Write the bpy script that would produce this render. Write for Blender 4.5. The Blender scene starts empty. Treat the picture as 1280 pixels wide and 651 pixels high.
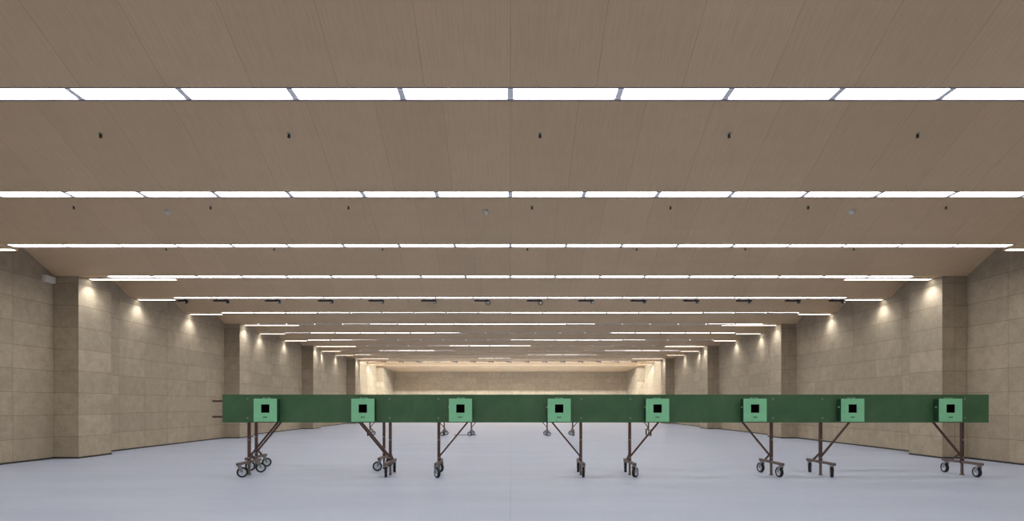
import bpy, bmesh, math, random
from mathutils import Vector, Matrix
random.seed(7)
S = bpy.context.scene
COL = S.collection
PI = math.pi

# ------------------------------------------------------------------ camera / world / exposure
F = 660.0            # focal length in pixels of the 1280 px wide frame
EYE = 1.49
cam_d = bpy.data.cameras.new('camera'); cam = bpy.data.objects.new('camera', cam_d); COL.objects.link(cam)
cam_d.sensor_width = 36.0; cam_d.sensor_fit = 'HORIZONTAL'; cam_d.lens = F/1280*36
cam_d.shift_x = 2/1280; cam_d.shift_y = 179.5/1280
cam_d.clip_start = .05; cam_d.clip_end = 200
cam.location = (0, 0, EYE); cam.rotation_euler = (PI/2, 0, 0)
S.camera = cam
S.view_settings.view_transform = 'Standard'
S.view_settings.look = 'None'
S.view_settings.gamma = 1.0
S.view_settings.use_curve_mapping = False
S.view_settings.exposure = 0.0
w = bpy.data.worlds.new('world'); S.world = w; w.use_nodes = True
w.node_tree.nodes['Background'].inputs[0].default_value = (.5, .55, .6, 1)
w.node_tree.nodes['Background'].inputs[1].default_value = 0.0

PANEL_LIGHT = 12.0      # emission of the ceiling light panels
WASH_LIGHT = 8.0        # emission of the short strips beside the walls
SPOT_W = 52.0          # downlight at the wall end of each short strip
FLOOD_W = 1450.0         # flood lamps over the far target line

# ------------------------------------------------------------------ materials
def srgb(r, g, b):
    f = lambda c: (c/255/12.92) if c/255 <= .04045 else ((c/255+.055)/1.055)**2.4
    return (f(r), f(g), f(b), 1)

class NT:
    def __init__(s, name):
        s.m = bpy.data.materials.new(name); s.m.use_nodes = True
        s.t = s.m.node_tree; s.b = s.t.nodes['Principled BSDF']
    def n(s, kind, **kw):
        nd = s.t.nodes.new(kind)
        for k, v in kw.items(): setattr(nd, k, v)
        return nd
    def l(s, a, b): s.t.links.new(a, b)
    def math(s, op, a, b=None, c=None):
        nd = s.n('ShaderNodeMath', operation=op)
        for i, v in enumerate((a, b, c)):
            if v is None: continue
            if isinstance(v, (int, float)): nd.inputs[i].default_value = v
            else: s.l(v, nd.inputs[i])
        return nd.outputs[0]
    def mix(s, fac, a, b, blend='MIX'):
        nd = s.n('ShaderNodeMix', data_type='RGBA', blend_type=blend)
        for i, v in ((0, fac), (6, a), (7, b)):
            if isinstance(v, (int, float)): nd.inputs[i].default_value = v
            elif isinstance(v, tuple): nd.inputs[i].default_value = v
            else: s.l(v, nd.inputs[i])
        return nd.outputs[2]
    def noise(s, vec, scale, detail=3, rough=.55, mapping=None):
        if mapping:
            mp = s.n('ShaderNodeMapping'); mp.inputs['Scale'].default_value = mapping
            s.l(vec, mp.inputs[0]); vec = mp.outputs[0]
        nd = s.n('ShaderNodeTexNoise'); nd.inputs['Scale'].default_value = scale
        nd.inputs['Detail'].default_value = detail; nd.inputs['Roughness'].default_value = rough
        s.l(vec, nd.inputs['Vector']); return nd.outputs[0]
    def ramp(s, fac, stops):
        nd = s.n('ShaderNodeValToRGB'); e = nd.color_ramp.elements
        while len(e) < len(stops): e.new(.5)
        for i, (p, c) in enumerate(stops): e[i].position = p; e[i].color = c
        s.l(fac, nd.inputs[0]); return nd.outputs[0]

def plain(name, col, rough=.5, metal=0.0, vary=.10, scale=14):
    t = NT(name); tc = t.n('ShaderNodeTexCoord').outputs['Object']
    f = t.noise(tc, scale, 4)
    lo = tuple(c*(1-vary) for c in col[:3])+(1,); hi = tuple(min(1, c*(1+vary)) for c in col[:3])+(1,)
    t.l(t.ramp(f, [(.3, lo), (.7, hi)]), t.b.inputs['Base Color'])
    t.b.inputs['Roughness'].default_value = rough; t.b.inputs['Metallic'].default_value = metal
    return t.m

def emit(name, col, strength):
    t = NT(name); t.b.inputs['Base Color'].default_value = (.8, .8, .8, 1)
    t.b.inputs['Emission Color'].default_value = col
    t.b.inputs['Emission Strength'].default_value = strength
    return t.m

def stone():
    """beige limestone cladding, 1.2 x 0.6 m slabs in stack bond"""
    t = NT('stone_cladding')
    g = t.n('ShaderNodeNewGeometry'); tc = t.n('ShaderNodeTexCoord')
    sx = t.n('ShaderNodeSeparateXYZ'); t.l(tc.outputs['Object'], sx.inputs[0])
    sn = t.n('ShaderNodeSeparateXYZ'); t.l(g.outputs['Normal'], sn.inputs[0])
    side = t.math('GREATER_THAN', t.math('ABSOLUTE', sn.outputs[0]), .5)
    hy = t.math('SUBTRACT', sx.outputs[1], 15.66)
    hx = t.math('ADD', sx.outputs[0], 11.83)
    h = t.math('ADD', t.math('MULTIPLY', hy, side), t.math('MULTIPLY', hx, t.math('SUBTRACT', 1.0, side)))
    u = t.math('DIVIDE', h, 1.2); v = t.math('DIVIDE', sx.outputs[2], .6)
    iu = t.math('FLOOR', u); iv = t.math('FLOOR', v)
    du = t.math('ABSOLUTE', t.math('SUBTRACT', t.math('SUBTRACT', u, iu), .5))
    dv = t.math('ABSOLUTE', t.math('SUBTRACT', t.math('SUBTRACT', v, iv), .5))
    ju = t.math('GREATER_THAN', du, .5-.0035); jv = t.math('GREATER_THAN', dv, .5-.0085)
    joint = t.math('MAXIMUM', ju, jv)
    cx = t.n('ShaderNodeCombineXYZ'); t.l(iu, cx.inputs[0]); t.l(iv, cx.inputs[1]); t.l(side, cx.inputs[2])
    wn = t.n('ShaderNodeTexWhiteNoise', noise_dimensions='3D'); t.l(cx.outputs[0], wn.inputs[0])
    base = t.ramp(wn.outputs[0], [(0, srgb(170, 158, 138)), (.5, srgb(178, 165, 144)), (1, srgb(187, 173, 151))])
    n1 = t.noise(tc.outputs['Object'], 3.2, 6, .7)
    n2 = t.noise(tc.outputs['Object'], 16, 5, .6)
    c = t.mix(t.ramp(n1, [(.35, (.05, .05, .05, 1)), (.65, (.6, .6, .6, 1))]), base, srgb(148, 134, 113))
    c = t.mix(t.math('MULTIPLY', t.ramp(n2, [(.5, (0, 0, 0, 1)), (.72, (1, 1, 1, 1))]), .25), c, srgb(208, 198, 180))
    c = t.mix(t.math('MULTIPLY', joint, .7), c, srgb(92, 80, 64))
    t.l(c, t.b.inputs['Base Color']); t.b.inputs['Roughness'].default_value = .75
    bp = t.n('ShaderNodeBump'); bp.inputs['Strength'].default_value = .25; bp.inputs['Distance'].default_value = .01
    t.l(t.math('SUBTRACT', t.math('MULTIPLY', n2, .4), joint), bp.inputs['Height']); t.l(bp.outputs[0], t.b.inputs['Normal'])
    return t.m

def wood():
    """brown veneer ceiling boards, fine grain along the room, board seams every 0.95 m"""
    t = NT('wood_ceiling'); tc = t.n('ShaderNodeTexCoord').outputs['Object']
    sx = t.n('ShaderNodeSeparateXYZ'); t.l(tc, sx.inputs[0])
    u = t.math('DIVIDE', sx.outputs[0], .952); iu = t.math('FLOOR', u)
    vv = t.math('DIVIDE', t.math('SUBTRACT', sx.outputs[1], .11), 2.87); iv = t.math('FLOOR', vv)
    du = t.math('ABSOLUTE', t.math('SUBTRACT', t.math('SUBTRACT', u, iu), .5))
    seam = t.math('GREATER_THAN', du, .5-.004)
    cx = t.n('ShaderNodeCombineXYZ'); t.l(iu, cx.inputs[0]); t.l(iv, cx.inputs[1])
    wn = t.n('ShaderNodeTexWhiteNoise', noise_dimensions='3D'); t.l(cx.outputs[0], wn.inputs[0])
    base = t.ramp(wn.outputs[0], [(0, srgb(214, 187, 151)), (1, srgb(221, 193, 156))])
    g1 = t.noise(tc, 9, 5, .6, (9, .35, .35))
    g2 = t.noise(tc, 2.2, 4, .6, (.6, 2.2, 2.2))
    c = t.mix(t.math('MULTIPLY', t.ramp(g1, [(.42, (0, 0, 0, 1)), (.66, (1, 1, 1, 1))]), .30), base, srgb(182, 156, 124))
    c = t.mix(t.math('MULTIPLY', t.ramp(g2, [(.4, (0, 0, 0, 1)), (.7, (1, 1, 1, 1))]), .16), c, srgb(192, 165, 140))
    c = t.mix(t.math('MULTIPLY', seam, .35), c, srgb(124, 102, 78))
    t.l(c, t.b.inputs['Base Color']); t.b.inputs['Roughness'].default_value = .7
    return t.m

def floor_mat():
    t = NT('grey_floor_paint'); tc = t.n('ShaderNodeTexCoord').outputs['Object']
    sx = t.n('ShaderNodeSeparateXYZ'); t.l(tc, sx.inputs[0])
    n1 = t.noise(tc, .5, 4, .6, (.45, 2.0, 1)); n2 = t.noise(tc, 5, 5, .6)
    c = t.ramp(n1, [(.3, srgb(172, 181, 201)), (.7, srgb(183, 192, 211))])
    c = t.mix(t.math('MULTIPLY', n2, .16), c, srgb(158, 167, 190))
    sm = t.math('LESS_THAN', t.math('ABSOLUTE', t.math('SUBTRACT', t.math('FRACT', t.math('DIVIDE', t.math('ADD', sx.outputs[0], 6.0), 12.0)), .5)), .0008)
    y1 = t.math('LESS_THAN', t.math('ABSOLUTE', t.math('SUBTRACT', sx.outputs[1], 11.05)), .035)
    y2 = t.math('LESS_THAN', t.math('ABSOLUTE', t.math('SUBTRACT', sx.outputs[1], 27.3)), .12)
    y3 = t.math('LESS_THAN', t.math('ABSOLUTE', t.math('SUBTRACT', sx.outputs[1], 12.9)), .03)
    c = t.mix(t.math('MULTIPLY', t.math('MAXIMUM', t.math('MAXIMUM', sm, y1), t.math('MAXIMUM', y2, y3)), .22), c, srgb(120, 124, 142))
    t.l(c, t.b.inputs['Base Color'])
    t.l(t.math('ADD', t.math('MULTIPLY', n2, .12), .38), t.b.inputs['Roughness'])
    t.b.inputs['Specular IOR Level'].default_value = .35
    return t.m

def green_board():
    t = NT('green_board'); tc = t.n('ShaderNodeTexCoord').outputs['Object']
    n1 = t.noise(tc, 1.6, 5, .65); n2 = t.noise(tc, 9, 5, .65, (1, 1, .5))
    c = t.ramp(n1, [(.32, srgb(46, 94, 58)), (.7, srgb(74, 106, 72))])
    c = t.mix(t.math('MULTIPLY', t.ramp(n2, [(.55, (0, 0, 0, 1)), (.8, (1, 1, 1, 1))]), .3), c, srgb(88, 104, 80))
    t.l(c, t.b.inputs['Base Color']); t.b.inputs['Roughness'].default_value = .55
    return t.m

M_ = dict(
    stone=stone(), wood=wood(), floor=floor_mat(), board=green_board(),
    frame=plain('grey_light_frame', srgb(236, 238, 244), .5, 0, .03),
    light=emit('lit_diffuser', (1, .985, .97, 1), PANEL_LIGHT),
    wash=emit('lit_wash_diffuser', (1, .965, .92, 1), WASH_LIGHT),
    lip=plain('dark_grey_lip', srgb(38, 36, 38), .9, 0, .05),
    nearlip=plain('grey_lip', srgb(118, 112, 116), .8, 0, .05),
    skirt=plain('dark_skirting', srgb(48, 46, 46), .6),
    rust=plain('brown_painted_steel', srgb(84, 60, 52), .5, .25, .25, 20),
    rustgrey=plain('worn_grey_brown_steel', srgb(112, 98, 92), .5, .35, .25, 25),
    tyre=plain('dark_tyre_rubber', srgb(12, 15, 22), .6),
    hub=plain('pale_wheel_hub', srgb(214, 222, 232), .4, 0),
    zinc=plain('zinc_plated_steel', srgb(150, 150, 152), .4, .6),
    mint=plain('mint_green_paint', srgb(134, 206, 158), .45, 0, .05, 6),
    darkgreen=plain('dark_green_paint_and_shade', srgb(30, 66, 44), .5),
    black=plain('black_opening_shade', (.0008, .0008, .001, 1), 1),
    bolt=plain('pale_bolt_steel', srgb(168, 178, 170), .4, .4),
    fixture=plain('dark_blue_grey_fixture', srgb(46, 52, 70), .5, .2),
    white=plain('off_white_plastic', srgb(222, 220, 214), .5, 0, .03),
    dark=plain('dark_metal', srgb(50, 44, 42), .45, .4),
)

M_['black'].node_tree.nodes['Principled BSDF'].inputs['Specular IOR Level'].default_value = 0

# ------------------------------------------------------------------ mesh helpers
def box(bm, x0, x1, y0, y1, z0, z1, mi=0):
    v = [bm.verts.new(p) for p in ((x0,y0,z0),(x1,y0,z0),(x1,y1,z0),(x0,y1,z0),(x0,y0,z1),(x1,y0,z1),(x1,y1,z1),(x0,y1,z1))]
    for f in ((0,3,2,1),(4,5,6,7),(0,1,5,4),(1,2,6,5),(2,3,7,6),(3,0,4,7)):
        bm.faces.new([v[i] for i in f]).material_index = mi
def beam(bm, a, b, wx, wy):
    """rectangular bar from a to b"""
    a = Vector(a); b = Vector(b); d = b-a
    q = d.to_track_quat('Z', 'Y').to_matrix().to_4x4()
    m = Matrix.Translation((a+b)/2) @ q @ Matrix.Diagonal((wx, wy, d.length, 1))
    bmesh.ops.create_cube(bm, size=1, matrix=m)
def cyl(bm, a, b, r, r2=None, seg=20):
    a = Vector(a); b = Vector(b); d = b-a
    q = d.to_track_quat('Z', 'Y').to_matrix().to_4x4()
    bmesh.ops.create_cone(bm, cap_ends=True, segments=seg, radius1=r, radius2=r if r2 is None else r2, depth=d.length,
                          matrix=Matrix.Translation((a+b)/2) @ q)
def ring(bm, c, axis, prof, seg=28):
    """lathe: prof = [(radius, offset along axis)] closed loop"""
    q = Vector(axis).to_track_quat('Z', 'Y').to_matrix()
    c = Vector(c); rows = []
    for i in range(seg):
        a = 2*PI*i/seg
        rows.append([bm.verts.new(c + q @ Vector((r*math.cos(a), r*math.sin(a), o))) for r, o in prof])
    n = len(prof)
    for i in range(seg):
        for j in range(n):
            bm.faces.new((rows[i][j], rows[(i+1)%seg][j], rows[(i+1)%seg][(j+1)%n], rows[i][(j+1)%n]))
def finish(name, bm, mats, parent=None, loc=(0,0,0), bevel=0, smooth=False):
    bmesh.ops.recalc_face_normals(bm, faces=bm.faces)
    me = bpy.data.meshes.new(name); bm.to_mesh(me); bm.free()
    for m in (mats if isinstance(mats, list) else [mats]): me.materials.append(m)
    o = bpy.data.objects.new(name, me); COL.objects.link(o); o.location = loc
    if parent: o.parent = parent
    if smooth:
        for p in me.polygons: p.use_smooth = len(p.vertices) < 8
    if bevel:
        md = o.modifiers.new('bevel', 'BEVEL'); md.width = bevel; md.segments = 2; md.limit_method = 'ANGLE'
    return o
def tag(o, label, cat, group=None, kind=None):
    o['label'] = label; o['category'] = cat
    if group: o['group'] = group
    if kind: o['kind'] = kind
    return o
def empty(name, loc, label, cat, group=None, rz=0):
    o = bpy.data.objects.new(name, None); COL.objects.link(o); o.location = loc; o.rotation_euler = (0, 0, rz)
    o.empty_display_size = .2
    return tag(o, label, cat, group)
def copy_tree(o, parent=None):
    c = o.copy(); COL.objects.link(c)
    if parent: c.parent = parent
    for ch in list(o.children): copy_tree(ch, c)
    return c
def struct(name, bm, m, **kw):
    o = finish(name, bm, m, **kw); o['kind'] = 'structure'; return o

# ------------------------------------------------------------------ the room
XO, XI = 12.5, 11.83           # recessed wall face, pilaster face
H0, RISE = 5.0, 1.40           # low edge of every ceiling bay, how high it starts
PITCH, Y1 = 2.87, 5.85         # light-row pitch, near edge of the first row in view
DEP = .27                      # depth of a light row
YR, YB = -5.63, 53.8           # rear wall behind the camera, far wall
NMAX = 16
rowY = lambda n: Y1 + (n-1)*PITCH
MOD = 1.236

bm = bmesh.new(); box(bm, -XO-.3, XO+.3, YR-.3, YB+.3, -.2, 0); struct('floor', bm, M_['floor'])

PIL = [14.46 + 8.61*k for k in range(-2, 4)]   # pilaster near faces
def side_wall(name, s):
    bm = bmesh.new()
    xs = sorted((s*XO, s*(XO+.3)))
    box(bm, xs[0], xs[1], YR-.3, YB+.3, 0, 6.6)
    struct(name, bm, M_['stone'])
side_wall('wall_left', -1); side_wall('wall_right', 1)
k = 1
for s in (-1, 1):
    for y in PIL:
        bm = bmesh.new(); xs = sorted((s*XI, s*(XO+.01)))
        box(bm, xs[0], xs[1], y, y+1.2, 0, 6.55)
        o = struct('wall_pilaster_%s' % ('left' if s < 0 else 'right'), bm, M_['stone'])
    bm = bmesh.new(); xs = sorted((s*XI, s*(XO+.01)))
    box(bm, xs[0], xs[1], 49.2, YB+.01, 0, 6.55)
    struct('wall_end_%s' % ('left' if s < 0 else 'right'), bm, M_['stone'])
bm = bmesh.new(); box(bm, -XO-.3, XO+.3, YB, YB+.3, 0, 6.6); struct('wall_far', bm, M_['stone'])
bm = bmesh.new(); box(bm, -XO-.3, XO+.3, YR-.3, YR, 0, 6.6); struct('wall_rear', bm, M_['stone'])

# dark skirting gap following walls and pilasters
for s in (-1, 1):
    bm = bmesh.new(); t = .008; ys = [YR] ; last = YR
    def seg(x, y0, y1):
        xs = sorted((s*x, s*(x-t))); box(bm, xs[0], xs[1], y0, y1, 0, .045)
    for y in PIL + [49.2]:
        e = min(y+1.2, YB) if y != 49.2 else YB
        seg(XO, last, y); seg(XI, y-t, e+ (t if e < YB else 0))
        xs = sorted((s*(XI), s*XO)); box(bm, xs[0], xs[1], y-t, y, 0, .045)
        if e < YB: box(bm, xs[0], xs[1], e, e+t, 0, .045)
        last = e
    struct('baseboard_%s' % ('left' if s < 0 else 'right'), bm, M_['skirt'])

# sawtooth ceiling: each bay starts high behind a light row and slopes down to the next row
prof = []
for n in range(-2, NMAX+1):
    y = rowY(n)
    a, b = (y, y+DEP)
    prof += [(a, H0), (a, H0+.064), (b, H0+.064), (b, H0)]
    if n < NMAX: prof += [(b+.001, H0+RISE)]
prof = [(YR-.3, H0+RISE)] + prof + [(YB+.3, 4.78)]
bm = bmesh.new()
n_ = len(prof)
def strip(x0, x1):
    lo = [(bm.verts.new((x0, y, z)), bm.verts.new((x1, y, z))) for y, z in prof]
    hi = [(bm.verts.new((x0, y, 6.6)), bm.verts.new((x1, y, 6.6))) for y in (prof[0][0], prof[-1][0])]
    for i in range(n_-1): bm.faces.new((lo[i][0], lo[i+1][0], lo[i+1][1], lo[i][1]))
    bm.faces.new((hi[0][0], hi[0][1], hi[1][1], hi[1][0]))
strip(-XO-.01, XO+.01)
# fill beyond the ends of the light rows
for n in range(-2, NMAX+1):
    y = rowY(n)
    for s in (-1, 1):
        xs = sorted((s*(9*MOD+.02), s*(XO+.01))); box(bm, xs[0], xs[1], y, y+DEP, H0, H0+.044)
ceil = struct('ceiling', bm, M_['wood'])
def ceil_z(y):
    n = math.floor((y-Y1)/PITCH)+1
    y0 = rowY(n)+DEP; y1 = rowY(n+1)
    return H0 + RISE*(y1-y)/(y1-y0)

# ------------------------------------------------------------------ ceiling light panels
ORD = ['', 'first', 'second', 'third', 'fourth', 'fifth', 'sixth', 'seventh', 'eighth', 'ninth', 'tenth', 'eleventh',
       'twelfth', 'thirteenth', 'fourteenth', 'fifteenth', 'sixteenth']
def panel_meshes(merged, tilt=0.0):
    w = MOD/2
    fr = bmesh.new()
    e, g, q, t = .026, .034, .0015, .05
    box(fr, -w, w, q, e, 0, t, 1); box(fr, -w, w, DEP-e, DEP-q, 0, t, 1)
    box(fr, -w, -w+g, e, DEP-e, .006, t); box(fr, w-g, w, e, DEP-e, .006, t)
    if merged:
        n0 = len(fr.verts); box(fr, -w+g, w-g, e, DEP-e, .034, .040, 2)
        for v in list(fr.verts)[n0:]: v.co.z -= tilt*(v.co.y-e)      # hangs a few millimetres out of true
        return fr, None
    d = bmesh.new(); box(d, -w+g, w-g, e, DEP-e, .022, .030)
    return fr, d
first = None; tilted = {}
for n in range(1, NMAX+1):
    rowname = 'nearest light row' if n == 1 else ('%s light row from the camera' % ORD[n])
    for i in range(18):
        side = 'left' if i < 9 else 'right'; k = 9-i if i < 9 else i-8
        x = -9*MOD + (i+.5)*MOD
        lab = 'lit white ceiling panel, %s %s of centre in the %s' % (ORD[k], side, rowname)
        grp = 'ceiling light panels of the %s' % rowname
        loc = (x, rowY(n), H0)
        if n <= 5:
            if first is None:
                o = empty('panel_light', loc, lab, 'ceiling light', grp); fr, d = panel_meshes(False)
                finish('frame', fr, [M_['frame'], M_['nearlip']], o); finish('diffuser', d, M_['light'], o); first = o
            else: o = copy_tree(first)
        else:
            tl = round((.035 + .045*math.sin(x*.42+n*2.1))*100)/100
            tl = max(0, tl)
            if tl not in tilted:
                fr, _ = panel_meshes(True, tl); o = finish('panel_light', fr, [M_['frame'], M_['lip'], M_['light']]); tilted[tl] = o
            else: o = tilted[tl].copy(); COL.objects.link(o)
        o.location = loc; tag(o, lab, 'ceiling light', grp)
# rows over and behind the camera
for n, wd in ((0, 'over the camera'), (-1, 'just behind the camera'), (-2, 'at the rear end of the hall')):
    bm = bmesh.new(); box(bm, -9*MOD, 9*MOD, .003, .02, .002, .044); box(bm, -9*MOD, 9*MOD, DEP-.02, DEP-.003, .002, .044)
    box(bm, -9*MOD, 9*MOD, .02, DEP-.02, .012, .03, 1)
    o = finish('light_row', bm, [M_['frame'], M_['light']], loc=(0, rowY(n), H0))
    tag(o, 'long white ceiling light row %s' % wd, 'ceiling light')

# short wall-side strips hung behind each row, with a small downlight at the wall end
def wash(n, s):
    pil = (n-1) % 3 == 0 or n == NMAX
    xo = XI-.02 if pil else XO-.02
    ln = 2.45 if pil else 1.27
    y0 = rowY(n)+DEP+.003
    near = 'nearest' if n == 1 else ORD[n]
    rt = 'nearest light row' if n == 1 else '%s light row' % ORD[n]
    o = empty('strip_light', (s*(xo-ln/2), y0, H0-.02), 'short bright strip light against the %s wall end of the %s' % ('left' if s < 0 else 'right', rt),
              'ceiling light', 'strip lights beside the walls')
    bm = bmesh.new(); box(bm, -ln/2, ln/2, 0, .02, 0, .10); box(bm, -ln/2, ln/2, .15, .17, 0, .10); box(bm, -ln/2, ln/2, .02, .15, .06, .10)
    box(bm, -ln/2, -ln/2+.02, .02, .15, 0, .06); box(bm, ln/2-.02, ln/2, .02, .15, 0, .06)
    finish('housing', bm, M_['wood'], o)
    bm = bmesh.new(); box(bm, -ln/2+.02, ln/2-.02, .02, .15, .008, .03); finish('diffuser', bm, M_['wash'], o)
    L = bpy.data.lights.get('downlight')
    if L is None:
        L = bpy.data.lights.new('downlight', 'SPOT'); L.energy = SPOT_W; L.spot_size = math.radians(118); L.spot_blend = 1.0
        L.shadow_soft_size = .05; L.color = (1, .975, .94)
    lo = bpy.data.objects.new('downlight', L); COL.objects.link(lo); lo.parent = o
    lo.location = (s*(ln/2-.22), .085, -.03); lo.rotation_euler = (0, 0, 0)
for n in range(1, NMAX):
    for s in (-1, 1): wash(n, s)

# flood lamp bars tucked high in the last two bays, aimed at the far target line
for n, wd in ((14, 'fourteenth'), (15, 'fifteenth')):
    y = rowY(n)+DEP+.06; z = H0+RISE-.35
    bm = bmesh.new(); box(bm, -XI+.2, XI-.2, 0, .10, 0, .14)
    o = finish('flood_light_bar', bm, M_['fixture'], loc=(0, y, z))
    tag(o, 'long flood light bar high up behind the %s light row' % wd, 'flood light')
    L = bpy.data.lights.new('flood', 'AREA'); L.shape = 'RECTANGLE'; L.size = 2*XI-.6; L.size_y = .10; L.energy = FLOOD_W*(1 if n == 15 else 1.0); L.color = (.97, 1, .97)
    lo = bpy.data.objects.new('flood_lamp', L); COL.objects.link(lo); lo.parent = o; lo.location = (0, .13, .03)
    lo.rotation_euler = (math.radians(62), 0, 0)

# ------------------------------------------------------------------ target trolleys
def caster(parent, x, y, ang):
    """swivel caster under the base bar; ang 0 = wheel face to the camera, 90 = edge on"""
    a = math.radians(ang); R = .106; tr = .05
    d = Vector((math.cos(a), math.sin(a), 0)); ax = Vector((-math.sin(a), math.cos(a), 0))
    c = Vector((x, y, R)) + d*tr
    bm = bmesh.new()
    cyl(bm, (x, y, .232), (x, y, .25), .045, seg=16); cyl(bm, (x, y, .215), (x, y, .233), .034, seg=16)
    for s in (-1, 1):
        top = Vector((x, y, .222)) + ax*s*.036; bot = c + ax*s*.036
        dd = bot-top
        vs = []
        for p, wd in ((top, .042), (bot + Vector((0, 0, .0)), .016)):
            for q in (-1, 1):
                for e in (-.002, .002): vs.append(bm.verts.new(p + d*q*wd + ax*e))
        for f in ((0,1,5,4),(2,6,7,3),(0,4,6,2),(1,3,7,5),(0,2,3,1),(4,5,7,6)): bm.faces.new([vs[i] for i in f])
    pl = bmesh.ops.create_cube(bm, size=1, matrix=Matrix.Translation((x, y, .22)) @ Matrix.Rotation(a, 4, 'Z') @ Matrix.Diagonal((.085, .064, .006, 1)))
    cyl(bm, c-ax*.036, c+ax*.036, .009, seg=10)
    fk = finish('caster_fork', bm, M_['zinc'], parent)
    bm = bmesh.new(); ring(bm, c, ax, [(R, -.020), (R, .020), (R-.006, .027), (R-.033, .026), (R-.033, -.026), (R-.006, -.027)])
    finish('wheel', bm, M_['tyre'], fk, smooth=False)
    bm = bmesh.new(); ring(bm, c, ax, [(R-.032, -.020), (R-.032, .020), (R-.042, .020), (R-.048, .008), (.026, .008), (.026, .021), (.010, .021), (.010, -.021), (.026, -.021), (.026, -.008), (R-.048, -.008), (R-.042, -.020)])
    finish('wheel_hub', bm, M_['hub'], fk)

def trolley(xl, xr, bx0, bx1, yf, label, casters, board=True, rails=None, group=None, brace_dir=1):
    """xl/xr posts, bx0/bx1 board ends, yf = front face of board"""
    cxm = (xl+xr)/2
    root = empty('target_trolley', (cxm, yf+.07, 0), label, 'trolley', group)
    X = lambda x: x-cxm
    Y = lambda y: y-.07
    for k, px in enumerate((xl, xr)):
        x = X(px); q = 1 if k == 0 else -1
        bm = bmesh.new(); box(bm, x-.028, x+.028, Y(.045), Y(.095), .24, 1.66)
        p = finish('post', bm, M_['rust'], root, bevel=.003)
        bm = bmesh.new(); box(bm, x-.02, x+.02, Y(.052), Y(.088), .02, .24)
        box(bm, x-.03, x+.03, Y(.04), Y(.10), .0, .02)
        finish('foot', bm, M_['rustgrey'], p)
        for z in (.36, .74):
            bm = bmesh.new(); cyl(bm, (x, Y(.03), z), (x, Y(.045), z), .012, seg=8)
            finish('bolt', bm, M_['bolt'], p)
        # diagonal brace up towards the middle of the board
        bm = bmesh.new(); beam(bm, (x+q*.02, Y(.07), .40), (x+q*.68, Y(.07), 1.20), .034, .034)
        finish('brace', bm, M_['rust'], root)
        bm = bmesh.new(); box(bm, x-.028, x+.028, -.49, .49, .25, .303)
        b = finish('base_bar', bm, M_['rustgrey'], root, bevel=.003)
        bm = bmesh.new(); beam(bm, (x, Y(.09), .46), (x, .26, .30), .03, .03); finish('gusset', bm, M_['rust'], root)
        caster(root, x, -.40, casters[k*2]); caster(root, x, .40, casters[k*2+1])
    r0, r1 = rails if rails else (bx0+.03, bx1-.03)
    for z in (1.20, 1.56):
        bm = bmesh.new(); box(bm, X(r0), X(r1), Y(.018), Y(.0445), z-.022, z+.022)
        finish('rail', bm, M_['rust'], root)
    if board:
        bm = bmesh.new(); box(bm, X(bx0)+.001, X(bx1)-.001, Y(0), Y(.0175), 1.105, 1.691)
        b = finish('backing_board', bm, M_['board'], root)
        for px in (xl, xr):
            for z in (1.20, 1.60):
                bm = bmesh.new(); cyl(bm, (X(px), Y(-.006), z), (X(px), Y(.004), z), .013, seg=10)
                finish('bolt', bm, M_['bolt'], b)
    return root

YBD = 11.05
PB = YBD/F
ends = [278, 517.5, 757, 996.5, 1236]
posts = [(309.5, 487), (548, 726.5), (788, 966), (1028, 1206)]
# caster swivel angles: left-front, left-rear, right-front, right-rear
cst = [(27, 27, 103, 103), (302, 143, 82, 84), (52, 77, 96, 100), (63, 56, 83, 82)]
wh = ['leftmost of the four in the front row', 'second from the left in the front row',
      'third from the left in the front row', 'rightmost of the four in the front row']
for k in range(4):
    trolley((posts[k][0]-638)*PB, (posts[k][1]-638)*PB, (ends[k]-638)*PB, (ends[k+1]-638)*PB, YBD,
            'wheeled brown steel trolley with long green board, %s' % wh[k], cst[k], group='front target trolleys')
# bare trolley frame parked close behind the leftmost one
trolley(-5.87, -2.92, 0, 0, 12.13, 'bare brown steel trolley without board, rails jutting out behind the left board', (27, 30, 194, 60),
        board=False, rails=(-6.86, -2.3))
# far row, only wheels and legs show under the front boards
YF = 24.95; pf = YF/F
far = [(462, 555), (589, 684), (716, 811)]
fc = [(100, 20, 150, 15), (170, 30, 20, 165), (95, 170, 100, 80)]
for k in range(3):
    a = (far[k][0]-638)*pf; b = (far[k][1]-638)*pf
    trolley(a, b, a-.25, b+.25, YF, 'distant wheeled trolley seen under the boards, %s of three' % ('leftmost', 'middle one', 'rightmost')[k],
            fc[k], group='distant target trolleys')

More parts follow.
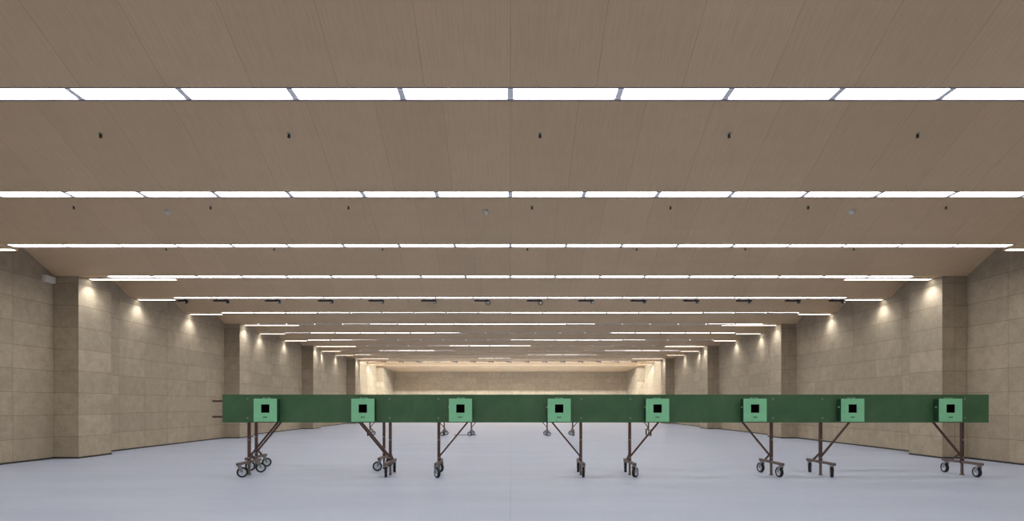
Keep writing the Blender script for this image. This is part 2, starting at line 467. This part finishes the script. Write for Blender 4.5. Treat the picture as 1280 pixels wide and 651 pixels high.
# ------------------------------------------------------------------ electronic target boxes
def target_box(x, label):
    zc = 1.366; w = .238; h = .238; dpt = .165
    root = empty('target_box', (x, YBD, zc-h), label, 'target', 'green target boxes on the boards')
    bm = bmesh.new(); box(bm, -w+.006, w-.006, -dpt+.012, -.001, .006, 2*h-.006)
    finish('housing', bm, M_['darkgreen'], root, bevel=.006)  # box sides coloured dark green to carry their shading beside the mint front
    # front plate with square opening
    bm = bmesh.new(); a = .087; wz = 1.399-(zc-h)
    y0, y1 = -dpt, -dpt+.011
    box(bm, -w, -a, y0, y1, 0, 2*h); box(bm, a, w, y0, y1, 0, 2*h)
    box(bm, -a, a, y0, y1, 0, wz-a); box(bm, -a, a, y0, y1, wz+a, 2*h)
    fp = finish('front_plate', bm, M_['mint'], root)
    bm = bmesh.new()
    for i, (mx, mw) in enumerate(((-.034, .014), (-.012, .016), (.010, .012), (.030, .016))):
        box(bm, mx-mw/2, mx+mw/2, y0-.0012, y0, wz-.19, wz-.165)
    finish('marking', bm, M_['darkgreen'], fp)
    bm = bmesh.new(); box(bm, -a-.004, a+.004, y1-.002, y1+.0015, wz-a-.004, wz+a+.004); finish('opening_shade', bm, M_['black'], root)  # black sheet stands in for the unlit depth of the opening
    bm = bmesh.new(); box(bm, -.075, -.05, -.12, -.09, 2*h-.006, 2*h+.016); box(bm, .05, .075, -.12, -.09, 2*h-.006, 2*h+.016)
    box(bm, -.075, .075, -.12, -.09, 2*h+.012, 2*h+.022); finish('handle', bm, M_['mint'], root)
    bm = bmesh.new(); cyl(bm, (-w-.018, -.09, .30), (-w+.007, -.09, .30), .016, seg=12); finish('side_knob', bm, M_['bolt'], root)
    bm = bmesh.new(); box(bm, -w-.012, -w+.007, -.075, -.03, .04, .22); finish('cable_connector', bm, M_['darkgreen'], root)
    return root
bxs = [331.5, 453.5, 575.5, 699, 822, 944, 1066, 1188.5]
desc = ['light green square target box, leftmost of eight along the board']+[
    'light green square target box, %s from the left along the board' % ORD[i] for i in range(2, 8)]+['light green square target box, rightmost of eight along the board']
for x, dsc in zip(bxs, desc): target_box((x-638)*10.885/F, dsc)

# ------------------------------------------------------------------ small ceiling fittings
# sprinklers
SX = [-8.84, -6.07, -3.28, .437, 3.24, 6.03, 8.82]
bayn = {1: 'first', 2: 'second', 3: 'third', 4: 'fourth', 5: 'fifth'}
first_s = None
for n in range(1, 6):
    y = 7.82 + (n-1)*PITCH
    for i, x in enumerate(SX):
        z = ceil_z(y)
        lab = 'small dark sprinkler head, %s from left in the %s ceiling bay' % (ORD[i+1], bayn[n])
        if n == 1:   # the outermost two of this bay are outside the picture
            if i in (0, 6): continue
            lab = 'small dark sprinkler head, %s from left behind the nearest light row' % ORD[i]
        if first_s is None:
            r = empty('sprinkler_head', (x, y, z), lab, 'sprinkler', 'ceiling sprinklers')
            bm = bmesh.new(); cyl(bm, (0,0,-.004), (0,0,.03), .028, seg=16); finish('rosette', bm, M_['bolt'], r)
            bm = bmesh.new(); cyl(bm, (0,0,-.03), (0,0,-.004), .016, seg=10); beam(bm, (-.02,0,-.045), (-.012,0,-.02), .006, .008)
            beam(bm, (.02,0,-.045), (.012,0,-.02), .006, .008); cyl(bm, (0,0,-.05), (0,0,-.044), .020, seg=14)
            finish('nozzle', bm, M_['dark'], r); first_s = r
        else: r = copy_tree(first_s)
        r.location = (x, y, z); tag(r, lab, 'sprinkler', 'ceiling sprinklers in the %s bay' % bayn[n])
for x, wd in ((-7.0, 'left side'), (-.50, 'middle'), (6.98, 'right side')):
    y = 10.80; z = ceil_z(y)
    r = empty('smoke_detector', (x, y, z), 'round white smoke detector on the %s of the ceiling' % wd, 'smoke detector', 'smoke detectors')
    bm = bmesh.new(); cyl(bm, (0,0,-.022), (0,0,.03), .062, seg=24); finish('base', bm, M_['white'], r)
    bm = bmesh.new(); cyl(bm, (0,0,-.055), (0,0,-.022), .032, .052, seg=24); finish('sensor_head', bm, M_['white'], r)

# dark fixtures hanging behind the fifth light row
def fixture(x, y, z, sc, label, group, hook=False):
    r = empty('bar_fixture', (x, y, z), label, 'ceiling fixture', group)
    L = .26*sc
    bm = bmesh.new(); box(bm, -L, L, -.035, .035, -.055, -.004); f = finish('rail_housing', bm, M_['fixture'], r, bevel=.006)
    bm = bmesh.new()
    for s in (-1, 1): box(bm, s*L*.6-.012, s*L*.6+.012, -.01, .01, -.004, .06)
    finish('hanger', bm, M_['dark'], r)
    bm = bmesh.new(); box(bm, L*.62, L*.98, -.03, .03, -.115, -.055); cyl(bm, (L*.80, -.075, -.092), (L*.80, -.03, -.092), .026, seg=16)
    hd = finish('lamp_head', bm, M_['fixture'], r)
    bm = bmesh.new(); cyl(bm, (L*.80, -.078, -.092), (L*.80, -.074, -.092), .019, seg=14); finish('lens', bm, M_['bolt'], hd)
    if hook:
        bm = bmesh.new(); pts = [Vector((L*.8 + .085*math.cos(a), 0, -.09 + .085*math.sin(a))) for a in [math.radians(-200+i*22) for i in range(11)]]
        for a, b in zip(pts, pts[1:]): cyl(bm, a, b, .012, seg=8)
        finish('cable_loop', bm, M_['fixture'], r)
    return r
fx = [225, 276.5, 341, 407, 470.5, 536, 602.5, 668, 732.5, 798, 864, 930, 991, 1046]
ORDF = ORD
for i, x in enumerate(fx):
    y = rowY(5)+.56
    fixture((x-638)*y/F, y, H0+.02, 1.0, 'dark bar fixture hanging under fifth light row, %s from the left' % ORDF[i+1], 'dark fixtures under the fifth light row', hook=(i in (6, 7)))
for i in range(16):
    x = (i-8)*22.4+636; y = rowY(14)+.56
    r = fixture((x-638)*y/F, y, H0+.02, .85, 'tiny dark fixture against the bright far ceiling band, %s from the left' % ORDF[i+1], 'dark fixtures before the far wall')

# small box at the top of the left wall beside the first visible pilaster
bm = bmesh.new(); box(bm, 0, .10, -.16, .16, -.09, .09); box(bm, .10, .112, -.13, .13, -.07, .07)
tag(finish('junction_box', bm, M_['white'], loc=(-XO, 14.24, 4.86), bevel=.004), 'small pale box high on the left wall beside the nearest pilaster', 'wall box')
# small white camera on the left wall far down the hall
r = empty('security_camera', (-XO, 42.3, 3.42), 'small white wall camera far down the left wall', 'camera')
bm = bmesh.new(); box(bm, 0, .03, -.10, .10, -.12, .12); box(bm, .03, .30, -.03, .03, -.03, .03); finish('bracket', bm, M_['white'], r)
bm = bmesh.new(); cyl(bm, (.30, -.20, -.02), (.30, .16, .05), .075, seg=18); finish('camera_body', bm, M_['white'], r)
# loose cable on the floor by the distant trolleys
bm = bmesh.new(); pts = [Vector((-2.72+.1*i, 25.4+.12*math.sin(i*1.1), .012)) for i in range(12)]
for a, b in zip(pts, pts[1:]): cyl(bm, a, b, .012, seg=6)
tag(finish('floor_cable', bm, M_['dark']), 'thin dark cable lying on the floor between two distant trolleys', 'cable')
